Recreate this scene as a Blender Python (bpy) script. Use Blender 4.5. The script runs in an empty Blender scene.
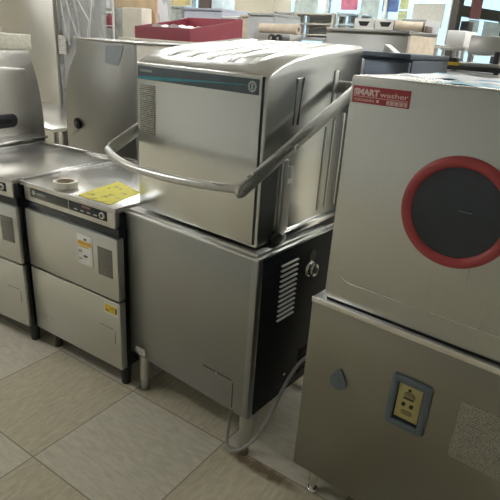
import bpy, bmesh, math, random
from mathutils import Vector, Matrix
S = bpy.context.scene
C = S.collection
random.seed(4)
PI = math.pi

# ------------------------------------------------------------ camera, sky, light
cd = bpy.data.cameras.new('camera'); cam = bpy.data.objects.new('camera', cd); C.objects.link(cam)
rt = Vector((0.77722574, 0.62626419, 0.06093687)); up = Vector((-0.28009535, 0.25763188, 0.92475533)); fw = Vector((-0.56344187, 0.73581178, -0.37565181))
m = Matrix.Identity(4)
for i in range(3):
    m[i][0] = rt[i]; m[i][1] = up[i]; m[i][2] = -fw[i]
m.translation = (1.50657836, -1.17845505, 1.437)
cam.matrix_world = m
cd.sensor_width = 36; cd.lens = 517.45 / 500 * 36; cd.clip_start = .02; cd.clip_end = 200
S.camera = cam

EXPOSURE = 1.6
SKY = 0.9
FILL_LAMP = 11.0  # emission strength of the added ceiling lamps
w = bpy.data.worlds.new('sky'); S.world = w; w.use_nodes = True
wn = w.node_tree; bg = wn.nodes['Background']
tc = wn.nodes.new('ShaderNodeTexCoord'); sp = wn.nodes.new('ShaderNodeSeparateXYZ'); rp = wn.nodes.new('ShaderNodeValToRGB')
wn.links.new(tc.outputs['Generated'], sp.inputs[0]); wn.links.new(sp.outputs['Z'], rp.inputs[0])
rp.color_ramp.elements[0].position = 0.0; rp.color_ramp.elements[0].color = (.36, .50, .57, 1)
rp.color_ramp.elements[1].position = .25; rp.color_ramp.elements[1].color = (.42, .70, .92, 1)
wn.links.new(rp.outputs[0], bg.inputs['Color']); bg.inputs['Strength'].default_value = SKY
S.view_settings.view_transform = 'Standard'; S.view_settings.look = 'None'; S.view_settings.gamma = 1
S.view_settings.use_curve_mapping = False; S.view_settings.exposure = EXPOSURE

# daylight portals in the window openings (they only guide the sky light)
def portal(name, loc, rot, sx, sy):
    l = bpy.data.lights.new(name, 'AREA'); l.shape = 'RECTANGLE'; l.size = sx; l.size_y = sy
    l.cycles.is_portal = True
    o = bpy.data.objects.new(name, l); o.location = loc; o.rotation_euler = rot; C.objects.link(o)
portal('window_portal', (-6.0, 8.9, 1.6), (-PI / 2, 0, 0), 7.8, 2.2)

# ------------------------------------------------------------ helpers
def tag(o, label=None, cat=None, group=None, kind=None):
    if label: o['label'] = label
    if cat: o['category'] = cat
    if group: o['group'] = group
    if kind: o['kind'] = kind
    return o
def thing(name, label, cat, loc=(0, 0, 0), rz=0, group=None):
    o = bpy.data.objects.new(name, None); C.objects.link(o); o.empty_display_size = .1
    o.location = loc; o.rotation_euler = (0, 0, rz)
    return tag(o, label, cat, group)

class MB:
    def __init__(s): s.bm = bmesh.new()
    def box(s, x0, x1, y0, y1, z0, z1, bev=0, seg=2, M=None):
        r = bmesh.ops.create_cube(s.bm, size=1)
        v = r['verts']
        mt = Matrix.Translation(((x0 + x1) / 2, (y0 + y1) / 2, (z0 + z1) / 2)) @ Matrix.Diagonal((x1 - x0, y1 - y0, z1 - z0, 1))
        if M: mt = M @ mt
        bmesh.ops.transform(s.bm, matrix=mt, verts=v)
        if bev:
            e = list({e for q in v for e in q.link_edges})
            bmesh.ops.bevel(s.bm, geom=e, offset=bev, segments=seg, affect='EDGES', profile=.5)
        return s
    def prism(s, pts, d0, d1, axis='y', bev=0, seg=2):
        """closed polygon extruded along an axis; pts are the two other coordinates in order"""
        def P(a, b, d):
            return {'y': (a, d, b), 'x': (d, a, b), 'z': (a, b, d)}[axis]
        A = [s.bm.verts.new(P(a, b, d0)) for a, b in pts]
        B = [s.bm.verts.new(P(a, b, d1)) for a, b in pts]
        f = [s.bm.faces.new(A), s.bm.faces.new(B[::-1])]
        n = len(pts)
        for i in range(n):
            f.append(s.bm.faces.new((A[i], B[i], B[(i + 1) % n], A[(i + 1) % n])))
        bmesh.ops.recalc_face_normals(s.bm, faces=f)
        if bev:
            e = list(set(f[0].edges) | set(f[1].edges))
            bmesh.ops.bevel(s.bm, geom=e, offset=bev, segments=seg, affect='EDGES', profile=.5)
        return s
    def cyl(s, p, axis, r, h, r2=None, n=32, bev=0):
        """cylinder or cone from point p along axis for h"""
        a = Vector(axis).normalized()
        M = Matrix.Translation(Vector(p) + a * h / 2) @ a.to_track_quat('Z', 'Y').to_matrix().to_4x4()
        q = bmesh.ops.create_cone(s.bm, cap_ends=True, segments=n, radius1=r, radius2=r if r2 is None else r2, depth=h, matrix=M)
        if bev:
            e = [e for v in q['verts'] for e in v.link_edges if any(len(f.verts) > 4 for f in e.link_faces)]
            bmesh.ops.bevel(s.bm, geom=list(set(e)), offset=bev, segments=2, affect='EDGES', profile=.5)
        return s
    def ring(s, p, axis, R, r, n=64, k=14, sy=1):
        a = Vector(axis).normalized()
        M = Matrix.Translation(p) @ a.to_track_quat('Z', 'Y').to_matrix().to_4x4()
        V = []
        for i in range(n):
            t = 2 * PI * i / n
            V.append([s.bm.verts.new(M @ Vector(((R + r * math.cos(q)) * math.cos(t), (R + r * math.cos(q)) * math.sin(t), sy * r * math.sin(q)))) for q in [2 * PI * j / k for j in range(k)]])
        for i in range(n):
            for j in range(k):
                s.bm.faces.new((V[i][j], V[(i + 1) % n][j], V[(i + 1) % n][(j + 1) % k], V[i][(j + 1) % k]))
        return s
    def tube(s, pts, r, n=12, smooth=6, flat=1):
        P = [Vector(p) for p in pts]
        if smooth:
            Q = []
            for i in range(len(P) - 1):
                a = P[max(i - 1, 0)]; b = P[i]; c = P[i + 1]; d = P[min(i + 2, len(P) - 1)]
                for k in range(smooth):
                    t = k / smooth
                    Q.append(.5 * ((2 * b) + (c - a) * t + (2 * a - 5 * b + 4 * c - d) * t * t + (3 * b - a - 3 * c + d) * t ** 3))
            Q.append(P[-1]); P = Q
        L = []; ref = Vector((0, 0, 1))
        for i, p in enumerate(P):
            t = (P[min(i + 1, len(P) - 1)] - P[max(i - 1, 0)]).normalized()
            x = t.cross(ref)
            if x.length < .05: x = t.cross(Vector((0, 1, 0)))
            x.normalize(); y = x.cross(t).normalized()
            L.append([s.bm.verts.new(p + r * (math.cos(q) * x * flat + math.sin(q) * y)) for q in [2 * PI * j / n for j in range(n)]])
        for i in range(len(L) - 1):
            for j in range(n):
                s.bm.faces.new((L[i][j], L[i][(j + 1) % n], L[i + 1][(j + 1) % n], L[i + 1][j]))
        s.bm.faces.new(L[0][::-1]); s.bm.faces.new(L[-1])
        return s
    def poly(s, pts):
        s.bm.faces.new([s.bm.verts.new(p) for p in pts]); return s
    def build(s, name, mat, parent=None, smooth=40, loc=None):
        bmesh.ops.recalc_face_normals(s.bm, faces=s.bm.faces)
        me = bpy.data.meshes.new(name); s.bm.to_mesh(me); s.bm.free()
        if isinstance(mat, (list, tuple)):
            for q in mat: me.materials.append(q)
        else: me.materials.append(mat)
        if smooth:
            me.shade_smooth()
            me.set_sharp_from_angle(angle=math.radians(smooth))
        o = bpy.data.objects.new(name, me); C.objects.link(o)
        if parent: o.parent = parent
        if loc: o.location = loc
        return o

def text(name, body, size, mat, parent, loc, rot=(PI / 2, 0, 0), sx=1, depth=.0004, bold=0, shear=0, align='LEFT', width=0):
    cu = bpy.data.curves.new(name, 'FONT'); cu.body = body; cu.size = size; cu.extrude = depth; cu.offset = bold; cu.shear = shear
    cu.align_x = align
    t = bpy.data.objects.new(name, cu); C.objects.link(t)
    dg = bpy.context.evaluated_depsgraph_get(); dg.update()
    me = bpy.data.meshes.new_from_object(t.evaluated_get(dg))
    bpy.data.objects.remove(t)
    me.materials.clear(); me.materials.append(mat)
    o = bpy.data.objects.new(name, me); C.objects.link(o); o.parent = parent
    xs = [v.co.x for v in me.vertices]; k = width / (max(xs) - min(xs)) if width else sx
    for v in me.vertices: v.co.x *= k
    o.location = loc; o.rotation_euler = rot
    return o

# ------------------------------------------------------------ materials
def nt(name):
    mt = bpy.data.materials.new(name); mt.use_nodes = True
    t = mt.node_tree
    return mt, t, t.nodes['Principled BSDF'], (lambda k: t.nodes.new('ShaderNode' + k)), t.links.new
def plain(name, col, rough=.5, metal=0, var=.06, scale=20, spec=.5):
    mt, t, b, N, L = nt(name)
    tcn = N('TexCoord'); n = N('TexNoise'); n.inputs['Scale'].default_value = scale; n.inputs['Detail'].default_value = 4
    L(tcn.outputs['Object'], n.inputs['Vector'])
    r = N('ValToRGB'); r.color_ramp.elements[0].color = (*[c * (1 - var) for c in col], 1); r.color_ramp.elements[1].color = (*[min(1, c * (1 + var)) for c in col], 1)
    r.color_ramp.elements[0].position = .3; r.color_ramp.elements[1].position = .7
    L(n.outputs['Fac'], r.inputs[0]); L(r.outputs[0], b.inputs['Base Color'])
    b.inputs['Roughness'].default_value = rough; b.inputs['Metallic'].default_value = metal; b.inputs['Specular IOR Level'].default_value = spec
    return mt
def steel(name, col=(.6, .59, .56), r0=.24, r1=.42, axis=2, bump=.0, smudge=.03):
    """brushed stainless steel: fine grain along one axis, soft smudges"""
    mt, t, b, N, L = nt(name)
    tcn = N('TexCoord'); mp = N('Mapping'); sc = [220, 220, 220]; sc[axis] = 4; mp.inputs['Scale'].default_value = sc
    L(tcn.outputs['Object'], mp.inputs[0])
    g = N('TexNoise'); g.inputs['Scale'].default_value = 1; g.inputs['Detail'].default_value = 5; L(mp.outputs[0], g.inputs['Vector'])
    s2 = N('TexNoise'); s2.inputs['Scale'].default_value = 3; s2.inputs['Detail'].default_value = 2; s2.inputs['Roughness'].default_value = .45
    mp2 = N('Mapping'); sc2 = [1.3, 1.3, 1.3]; sc2[axis] = .5; mp2.inputs['Scale'].default_value = sc2
    L(tcn.outputs['Object'], mp2.inputs[0]); L(mp2.outputs[0], s2.inputs['Vector'])
    mx = N('Math'); mx.operation = 'MULTIPLY_ADD'; mx.inputs[1].default_value = .55; L(g.outputs['Fac'], mx.inputs[0])
    m2 = N('Math'); m2.operation = 'MULTIPLY'; m2.inputs[1].default_value = .45; L(s2.outputs['Fac'], m2.inputs[0]); L(m2.outputs[0], mx.inputs[2])
    mr = N('MapRange'); mr.inputs['From Min'].default_value = .3; mr.inputs['From Max'].default_value = .7
    mr.inputs['To Min'].default_value = r0; mr.inputs['To Max'].default_value = r1
    L(mx.outputs[0], mr.inputs[0]); L(mr.outputs[0], b.inputs['Roughness'])
    r = N('ValToRGB'); r.color_ramp.elements[0].position = .3; r.color_ramp.elements[1].position = .7
    r.color_ramp.elements[0].color = (*[c * (1 - smudge) for c in col], 1); r.color_ramp.elements[1].color = (*[min(1, c * (1 + smudge)) for c in col], 1)
    L(mx.outputs[0], r.inputs[0]); L(r.outputs[0], b.inputs['Base Color'])
    b.inputs['Metallic'].default_value = 1
    return mt
def emit(name, col, s):
    mt, t, b, N, L = nt(name)
    b.inputs['Base Color'].default_value = (*col, 1); b.inputs['Emission Color'].default_value = (*col, 1); b.inputs['Emission Strength'].default_value = s
    return mt
def glass(name, tint=(.92, .97, 1)):
    mt, t, b, N, L = nt(name)
    t.nodes.remove(b)
    tr = N('BsdfTransparent'); tr.inputs[0].default_value = (*tint, 1); gl = N('BsdfGlossy'); gl.inputs['Roughness'].default_value = .03
    lw = N('LayerWeight'); pw = N('Math'); pw.operation = 'POWER'; pw.inputs[1].default_value = 4; L(lw.outputs['Facing'], pw.inputs[0])
    fr = N('Math'); fr.operation = 'MULTIPLY_ADD'; fr.inputs[1].default_value = .5; fr.inputs[2].default_value = .03; L(pw.outputs[0], fr.inputs[0]); mx = N('MixShader')
    L(fr.outputs[0], mx.inputs[0]); L(tr.outputs[0], mx.inputs[1]); L(gl.outputs[0], mx.inputs[2]); L(mx.outputs[0], t.nodes['Material Output'].inputs[0])
    return mt
def print_rows(name, paper, ink, rows=40, cols=160, thr=.5, metal=0, rough=.45):
    """a sheet with rows of small unreadable print: x along rows, z (or y) across"""
    mt, t, b, N, L = nt(name)
    tcn = N('TexCoord'); sp_ = N('SeparateXYZ'); L(tcn.outputs['Generated'], sp_.inputs[0])
    row = N('Math'); row.operation = 'MULTIPLY'; row.inputs[1].default_value = rows; L(sp_.outputs['Z'], row.inputs[0])
    fl = N('Math'); fl.operation = 'FLOOR'; L(row.outputs[0], fl.inputs[0])
    fr = N('Math'); fr.operation = 'FRACT'; L(row.outputs[0], fr.inputs[0])
    gt = N('Math'); gt.operation = 'GREATER_THAN'; gt.inputs[1].default_value = .45; L(fr.outputs[0], gt.inputs[0])
    cx = N('Math'); cx.operation = 'MULTIPLY'; cx.inputs[1].default_value = cols * .12; L(sp_.outputs['X'], cx.inputs[0])
    cb = N('CombineXYZ'); L(cx.outputs[0], cb.inputs[0]); L(fl.outputs[0], cb.inputs[1])
    n = N('TexNoise'); n.inputs['Scale'].default_value = 1.7; n.inputs['Detail'].default_value = 3; L(cb.outputs[0], n.inputs['Vector'])
    g2 = N('Math'); g2.operation = 'GREATER_THAN'; g2.inputs[1].default_value = thr; L(n.outputs['Fac'], g2.inputs[0])
    mu = N('Math'); mu.operation = 'MULTIPLY'; L(gt.outputs[0], mu.inputs[0]); L(g2.outputs[0], mu.inputs[1])
    mx = N('Mix'); mx.data_type = 'RGBA'; mx.inputs['A'].default_value = (*paper, 1); mx.inputs['B'].default_value = (*ink, 1)
    L(mu.outputs[0], mx.inputs['Factor']); L(mx.outputs['Result'], b.inputs['Base Color'])
    b.inputs['Roughness'].default_value = rough; b.inputs['Metallic'].default_value = metal
    return mt

M = {}
M['steel'] = steel('brushed_steel', (.55, .555, .53), .27, .36)
M['steel_h'] = steel('brushed_steel_horizontal_grain', (.60, .60, .58), .26, .32, axis=0)
M['steel_top'] = steel('steel_worktop', (.60, .60, .58), .20, .28, axis=1)
M['steel_hood'] = steel('bright_steel_hood', (.60, .61, .595), .20, .28, axis=2, smudge=.03)
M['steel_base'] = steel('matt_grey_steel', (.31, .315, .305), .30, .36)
M['steel_mirror'] = steel('bright_flat_steel', (.62, .64, .64), .06, .12, axis=0, smudge=.03)
M['steel_panel'] = steel('smoked_grey_steel', (.38, .385, .375), .3, .38)
M['steel_fridge'] = steel('pale_brushed_steel', (.74, .72, .68), .3, .4)
M['steel_right'] = steel('grey_washer_steel', (.52, .53, .515), .27, .30)
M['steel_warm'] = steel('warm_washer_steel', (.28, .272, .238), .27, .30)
M['steel_dark'] = steel('dull_grey_steel', (.47, .47, .46), .30, .40)
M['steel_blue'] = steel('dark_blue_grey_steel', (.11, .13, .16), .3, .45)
M['chrome'] = plain('chrome', (.75, .74, .72), .18, 1)
M['charcoal'] = plain('charcoal_painted_panel', (.008, .010, .012), .5, spec=.25)
M['black'] = plain('black_plastic', (.012, .013, .014), .4)
M['black_gloss'] = plain('black_glossy_panel', (.022, .026, .032), .22)
M['band'] = plain('slate_band', (.085, .115, .135), .3)
M['teal'] = plain('teal_stripe', (.05, .30, .38), .3)
M['offwhite'] = plain('offwhite_print', (.72, .72, .68), .4)
M['silver_print'] = plain('silver_print', (.50, .54, .55), .35)
M['red_plate'] = plain('red_plate', (.38, .05, .06), .35)
M['pink_white'] = plain('pale_pink_print', (.80, .62, .60), .4)
M['red_rubber'] = plain('red_rubber_ring', (.36, .05, .055), .38)
M['red_paint'] = plain('red_paint', (.27, .045, .07), .4)
M['dark_glass'] = plain('dark_porthole_glass', (.028, .036, .045), .08)
M['grey_plastic'] = plain('blue_grey_plastic', (.10, .125, .14), .4)
M['yellow_plate'] = plain('aged_yellow_plastic', (.42, .36, .14), .5)
M['olive'] = plain('olive_button', (.22, .19, .08), .5)
M['cable'] = plain('grey_cable_sheath', (.28, .28, .26), .5)
M['cream'] = plain('cream_enamel', (.72, .69, .60), .45)
M['cream_speck'] = plain('speckled_cream_board', (.76, .73, .62), .6, var=.12, scale=45)
M['white'] = plain('white_paint', (.8, .8, .78), .45)
M['wallpaint'] = plain('cream_wall_paint', (.78, .74, .62), .7, var=.03)
M['wall_grey'] = plain('grey_white_wall_paint', (.62, .63, .61), .7, var=.03)
M['yellow_wall'] = plain('yellow_wall_panel', (.80, .68, .36), .7, var=.04)
M['ceiling'] = plain('white_ceiling_board', (.75, .74, .70), .8, var=.04, scale=90)
M['grey_box'] = plain('grey_painted_box', (.42, .44, .44), .5)
M['mesh_grey'] = plain('grey_green_panel', (.36, .39, .36), .5, var=.25, scale=18)
M['lilac'] = plain('pale_lilac_grey_box', (.42, .44, .52), .5)
M['sheet'] = plain('pale_blue_grey_patch', (.34, .38, .40), .4)
M['brown'] = plain('brown_frame', (.16, .12, .10), .5)
M['wood'] = plain('tan_wood_board', (.55, .42, .26), .55, var=.15, scale=12)
M['kraft'] = plain('kraft_paper', (.55, .47, .36), .7, var=.12)
M['tape'] = plain('masking_tape_paper', (.78, .76, .66), .6)
M['aluminium'] = plain('dark_bronze_window_frame', (.07, .065, .06), .4, .3)
M['alu_light'] = plain('pale_aluminium', (.6, .62, .63), .4, .6)
M['asphalt'] = plain('pale_pavement', (.5, .5, .5), .8)
M['glass'] = glass('window_glass')
M['lamp'] = emit('added_lamp_tube', (1, .995, .985), FILL_LAMP)
M['blue_poster'] = plain('blue_poster_paper', (.16, .30, .72), .5, var=.3, scale=8)
M['pink_poster'] = plain('pink_poster_paper', (.85, .25, .42), .5, var=.3, scale=8)
M['lime_poster'] = plain('yellow_green_poster_paper', (.70, .80, .45), .5, var=.3, scale=10)
M['pale_poster'] = plain('pale_blue_poster_paper', (.70, .84, .92), .5, var=.15, scale=10)
M['maroon'] = plain('maroon_sign', (.28, .12, .13), .5)
M['orange'] = plain('orange_ink', (.75, .40, .05), .5)
M['yel_ink'] = plain('yellow_label', (.72, .48, .04), .5)
M['ink'] = plain('dark_ink', (.05, .045, .04), .5)
M['instr'] = print_rows('instruction_print', (.44, .43, .38), (.13, .125, .11), 26, 90, .42)
M['spec'] = print_rows('spec_plate_print', (.33, .32, .27), (.17, .16, .13), 24, 330, .5, metal=.3)
M['spec_door'] = print_rows('door_plate_print', (.20, .19, .165), (.11, .105, .09), 22, 70, .45, metal=.2)
M['notice'] = print_rows('notice_print', (.80, .79, .76), (.35, .32, .32), 9, 50, .5)
M['torn'] = print_rows('torn_label_print', (.55, .54, .50), (.22, .21, .19), 5, 40, .5)

def film():
    mt, t, b, N, L = nt('clear_wrapping_film')
    t.nodes.remove(b)
    tcn = N('TexCoord'); mp = N('Mapping'); mp.inputs['Scale'].default_value = (6, 6, 2); mp.inputs['Rotation'].default_value = (0, .25, 0); L(tcn.outputs['Object'], mp.inputs[0])
    n = N('TexNoise'); n.inputs['Scale'].default_value = 1.3; n.inputs['Detail'].default_value = 3; L(mp.outputs[0], n.inputs[0])
    r = N('ValToRGB'); r.color_ramp.elements[0].position = .52; r.color_ramp.elements[1].position = .62
    r.color_ramp.elements[0].color = (.22,) * 3 + (1,); r.color_ramp.elements[1].color = (.62,) * 3 + (1,)
    L(n.outputs['Fac'], r.inputs[0])
    tr = N('BsdfTransparent'); gl = N('BsdfPrincipled'); gl.inputs['Base Color'].default_value = (.85, .85, .88, 1); gl.inputs['Roughness'].default_value = .25
    bp = N('Bump'); bp.inputs['Strength'].default_value = .6; L(n.outputs['Fac'], bp.inputs['Height']); L(bp.outputs[0], gl.inputs['Normal'])
    mx = N('MixShader'); L(r.outputs[0], mx.inputs[0]); L(tr.outputs[0], mx.inputs[1]); L(gl.outputs[0], mx.inputs[2]); L(mx.outputs[0], t.nodes['Material Output'].inputs[0])
    return mt
M['film'] = film()
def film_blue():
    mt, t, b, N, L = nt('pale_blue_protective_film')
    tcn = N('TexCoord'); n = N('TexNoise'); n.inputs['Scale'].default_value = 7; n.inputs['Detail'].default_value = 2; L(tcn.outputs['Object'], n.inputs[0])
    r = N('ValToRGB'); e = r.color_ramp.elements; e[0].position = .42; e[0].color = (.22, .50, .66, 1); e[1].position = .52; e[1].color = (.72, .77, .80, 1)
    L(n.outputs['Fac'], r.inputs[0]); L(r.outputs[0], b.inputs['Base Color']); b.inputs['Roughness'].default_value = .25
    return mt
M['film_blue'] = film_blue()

def flyer():
    mt, t, b, N, L = nt('yellow_flyer_paper')
    tcn = N('TexCoord'); n = N('TexNoise'); n.inputs['Scale'].default_value = 9; n.inputs['Detail'].default_value = 4; L(tcn.outputs['Generated'], n.inputs[0])
    r = N('ValToRGB'); e = r.color_ramp.elements; e[0].position = .34; e[0].color = (.35, .30, .04, 1); e[1].position = .44; e[1].color = (.78, .70, .06, 1)
    L(n.outputs['Fac'], r.inputs[0]); L(r.outputs[0], b.inputs['Base Color']); b.inputs['Roughness'].default_value = .5
    return mt
M['flyer'] = flyer()

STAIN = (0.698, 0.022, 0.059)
def floor_mat():
    mt, t, b, N, L = nt('vinyl_floor_tiles')
    tcn = N('TexCoord'); mp = N('Mapping'); mp.vector_type = 'TEXTURE'
    mp.inputs['Location'].default_value = (.022, -.004, 0); mp.inputs['Rotation'].default_value = (0, 0, math.radians(4.2)); mp.inputs['Scale'].default_value = (.495, .485, 1)
    L(tcn.outputs['Object'], mp.inputs[0])
    sp_ = N('SeparateXYZ'); L(mp.outputs[0], sp_.inputs[0])
    def mth(op, a, bb=None):
        q = N('Math'); q.operation = op
        for i, v in enumerate((a, bb)):
            if v is None: continue
            if isinstance(v, (int, float)): q.inputs[i].default_value = v
            else: L(v, q.inputs[i])
        return q.outputs[0]
    fx = mth('FLOOR', sp_.outputs['X']); fy = mth('FLOOR', sp_.outputs['Y'])
    par = mth('ABSOLUTE', mth('MODULO', mth('ADD', fx, fy), 2))   # 0 / 1 checker
    gx = mth('ABSOLUTE', mth('SUBTRACT', mth('FRACT', sp_.outputs['X']), .5)); gy = mth('ABSOLUTE', mth('SUBTRACT', mth('FRACT', sp_.outputs['Y']), .5))
    grout = mth('GREATER_THAN', mth('MAXIMUM', gx, gy), .4945)
    def vein(sc, off):
        mq = N('Mapping'); mq.inputs['Scale'].default_value = sc; mq.inputs['Location'].default_value = off; mq.inputs['Rotation'].default_value = (0, 0, .5)
        L(mp.outputs[0], mq.inputs[0])
        n = N('TexNoise'); n.inputs['Scale'].default_value = 1; n.inputs['Detail'].default_value = 6; n.inputs['Roughness'].default_value = .62; n.inputs['Distortion'].default_value = .6
        L(mq.outputs[0], n.inputs['Vector']); return n.outputs['Fac']
    va = vein((34, 9, 1), (3, 1, 0)); vb = vein((8, 32, 1), (9, 4, 0))
    def ramp(f, a, c):
        r = N('ValToRGB'); r.color_ramp.elements[0].position = .32; r.color_ramp.elements[1].position = .68
        r.color_ramp.elements[0].color = (*a, 1); r.color_ramp.elements[1].color = (*c, 1); L(f, r.inputs[0]); return r.outputs[0]
    ca = ramp(va, (.46, .42, .30), (.62, .57, .43)); cb = ramp(vb, (.53, .495, .40), (.67, .63, .52))
    def mix(f, a, bcol):
        q = N('Mix'); q.data_type = 'RGBA'; L(f, q.inputs['Factor'])
        for k, v in (('A', a), ('B', bcol)):
            if isinstance(v, tuple): q.inputs[k].default_value = (*v, 1)
            else: L(v, q.inputs[k])
        return q.outputs['Result']
    col = mix(par, ca, cb)
    # small dark specks of dirt
    vo = N('TexVoronoi'); vo.inputs['Scale'].default_value = 9; L(mp.outputs[0], vo.inputs['Vector'])
    speck = mth('LESS_THAN', vo.outputs['Distance'], .022)
    col = mix(speck, col, (.06, .05, .04))
    col = mix(grout, col, (.30, .265, .20))
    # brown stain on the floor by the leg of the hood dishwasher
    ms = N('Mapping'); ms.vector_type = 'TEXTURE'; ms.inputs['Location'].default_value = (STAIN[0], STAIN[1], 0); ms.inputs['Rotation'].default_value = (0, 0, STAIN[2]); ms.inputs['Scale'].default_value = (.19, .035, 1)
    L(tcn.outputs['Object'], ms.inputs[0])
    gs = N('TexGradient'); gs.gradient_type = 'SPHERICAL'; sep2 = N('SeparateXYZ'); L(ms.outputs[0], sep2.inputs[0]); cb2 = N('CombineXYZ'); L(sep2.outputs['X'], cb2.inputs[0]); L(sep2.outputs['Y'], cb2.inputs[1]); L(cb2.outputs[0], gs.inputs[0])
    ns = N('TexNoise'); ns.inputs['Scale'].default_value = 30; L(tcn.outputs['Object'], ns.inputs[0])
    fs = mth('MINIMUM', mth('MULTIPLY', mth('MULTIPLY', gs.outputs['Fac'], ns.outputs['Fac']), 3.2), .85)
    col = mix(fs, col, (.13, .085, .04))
    L(col, b.inputs['Base Color']); b.inputs['Roughness'].default_value = .42
    b.inputs['Specular IOR Level'].default_value = .35
    return mt
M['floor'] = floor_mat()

# ------------------------------------------------------------ the room
def struct(name, mb, mat, parent=None):
    o = mb.build(name, mat, parent, smooth=30)
    if not parent: o['kind'] = 'structure'
    return o
X0, X1, Y0, Y1, H = -11.0, 3.0, -3.6, 9.0, 2.75
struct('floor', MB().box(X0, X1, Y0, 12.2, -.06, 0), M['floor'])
struct('ceiling', MB().box(X0, X1, Y0, 12.2, H, H + .06), M['ceiling'])
struct('wall_front', MB().box(X0, X1, Y0 - .1, Y0, 0, H), M['wall_grey'])
struct('wall_left', MB().box(X0 - .1, X0, Y0, Y1, 0, H), M['wallpaint'])
struct('wall_right', MB().box(X1, X1 + .1, Y0, 12.2, 0, H), M['wall_grey'])
# back wall: solid on the left, shop front on the right widened leftwards for daylight, then the side of the entrance
wb = MB(); wb.box(X0, -9.9, Y1, Y1 + .12, 0, H); wb.box(-9.9, -2.1, Y1, Y1 + .12, 0, .5); wb.box(-9.9, -2.1, Y1, Y1 + .12, 2.65, H)
struct('wall_back', wb, M['wallpaint'])
struct('wall_entrance', MB().box(-1.25, X1, 12.1, 12.2, 0, H), M['wallpaint'])
def window_x(name, x0, x1, y, z0, z1, n, fm):
    r = bpy.data.objects.new(name, None); C.objects.link(r); r.location = ((x0 + x1) / 2, y, z0); r['kind'] = 'structure'
    f = MB(); cx = (x0 + x1) / 2
    for i in range(n + 1):
        x = x0 + (x1 - x0) * i / n - cx; f.box(x - .035, x + .035, -.05, .05, 0, z1 - z0)
    f.box(x0 - cx, x1 - cx, -.05, .05, 0, .07); f.box(x0 - cx, x1 - cx, -.05, .05, z1 - z0 - .07, z1 - z0)
    fo = f.build('window_frame', fm, r, smooth=30)
    MB().box(x0 - cx, x1 - cx, -.004, .004, .02, z1 - z0 - .02).build('window_pane', M['glass'], r)
    return r
window_x('window_1', -9.9, -2.1, Y1 + .05, .5, 2.65, 6, M['alu_light'])  # left stretch of glazing is added to let in more daylight
# side shop front running back from the dark post
ew = bpy.data.objects.new('window_2', None); C.objects.link(ew); ew.location = (-2.03, 9.05, 0); ew.rotation_euler = (0, 0, math.radians(74.7)); ew['kind'] = 'structure'
f = MB(); f.box(-.07, .07, -.07, .07, 0, H); f.box(1.5, 1.6, -.05, .05, 0, H); f.box(3.1, 3.2, -.05, .05, 0, H); f.box(0, 3.2, -.05, .05, 2.06, 2.24); f.box(0, 3.2, -.05, .05, 0, .12)
f.build('window_frame', M['aluminium'], ew, smooth=30)
MB().box(0, 3.2, -.004, .004, .1, H - .02).build('window_pane', M['glass'], ew)
struct('ground_outside', MB().box(-40, 40, 12.3, 60, -.2, -.1), M['asphalt'])
# cream pillar in front of the back wall
struct('trim_1', MB().box(-5.05, -3.85, 6.0, 6.5, 0, H, .01), M['wallpaint'])
struct('trim_2', MB().box(-7.3, -6.05, 6.3, 6.4, 1.95, H, .01), M['yellow_wall'])

# ceiling lamps added out of view to light the machines and the room behind
def lamp(x, y, rz, label):
    t = thing('added_lamp', label, 'lamp', (x, y, H), rz, 'added ceiling tube lamps')
    MB().box(-.65, .65, -.11, .11, -.05, -.002, .006).build('added_lamp_housing', M['white'], t)
    MB().box(-.62, .62, -.085, .085, -.062, -.0505, .004).build('added_lamp_tube', M['lamp'], t)
    return t
for x in (-6.0, -3.8, -1.6):  # front row added to lift the dark machine fronts
    lamp(x, -1.5, 0, 'white tube lamp added on the unseen ceiling to brighten the machine fronts')
for y in (1.7, 4.0, 6.6):
    for x in (-9.0, -6.6, -4.2, -1.8, .6, 2.2):  # rightmost column added to brighten the side of the hood
        lamp(x, y, 0, 'white tube lamp added on the unseen ceiling to brighten the machine fronts')

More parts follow.
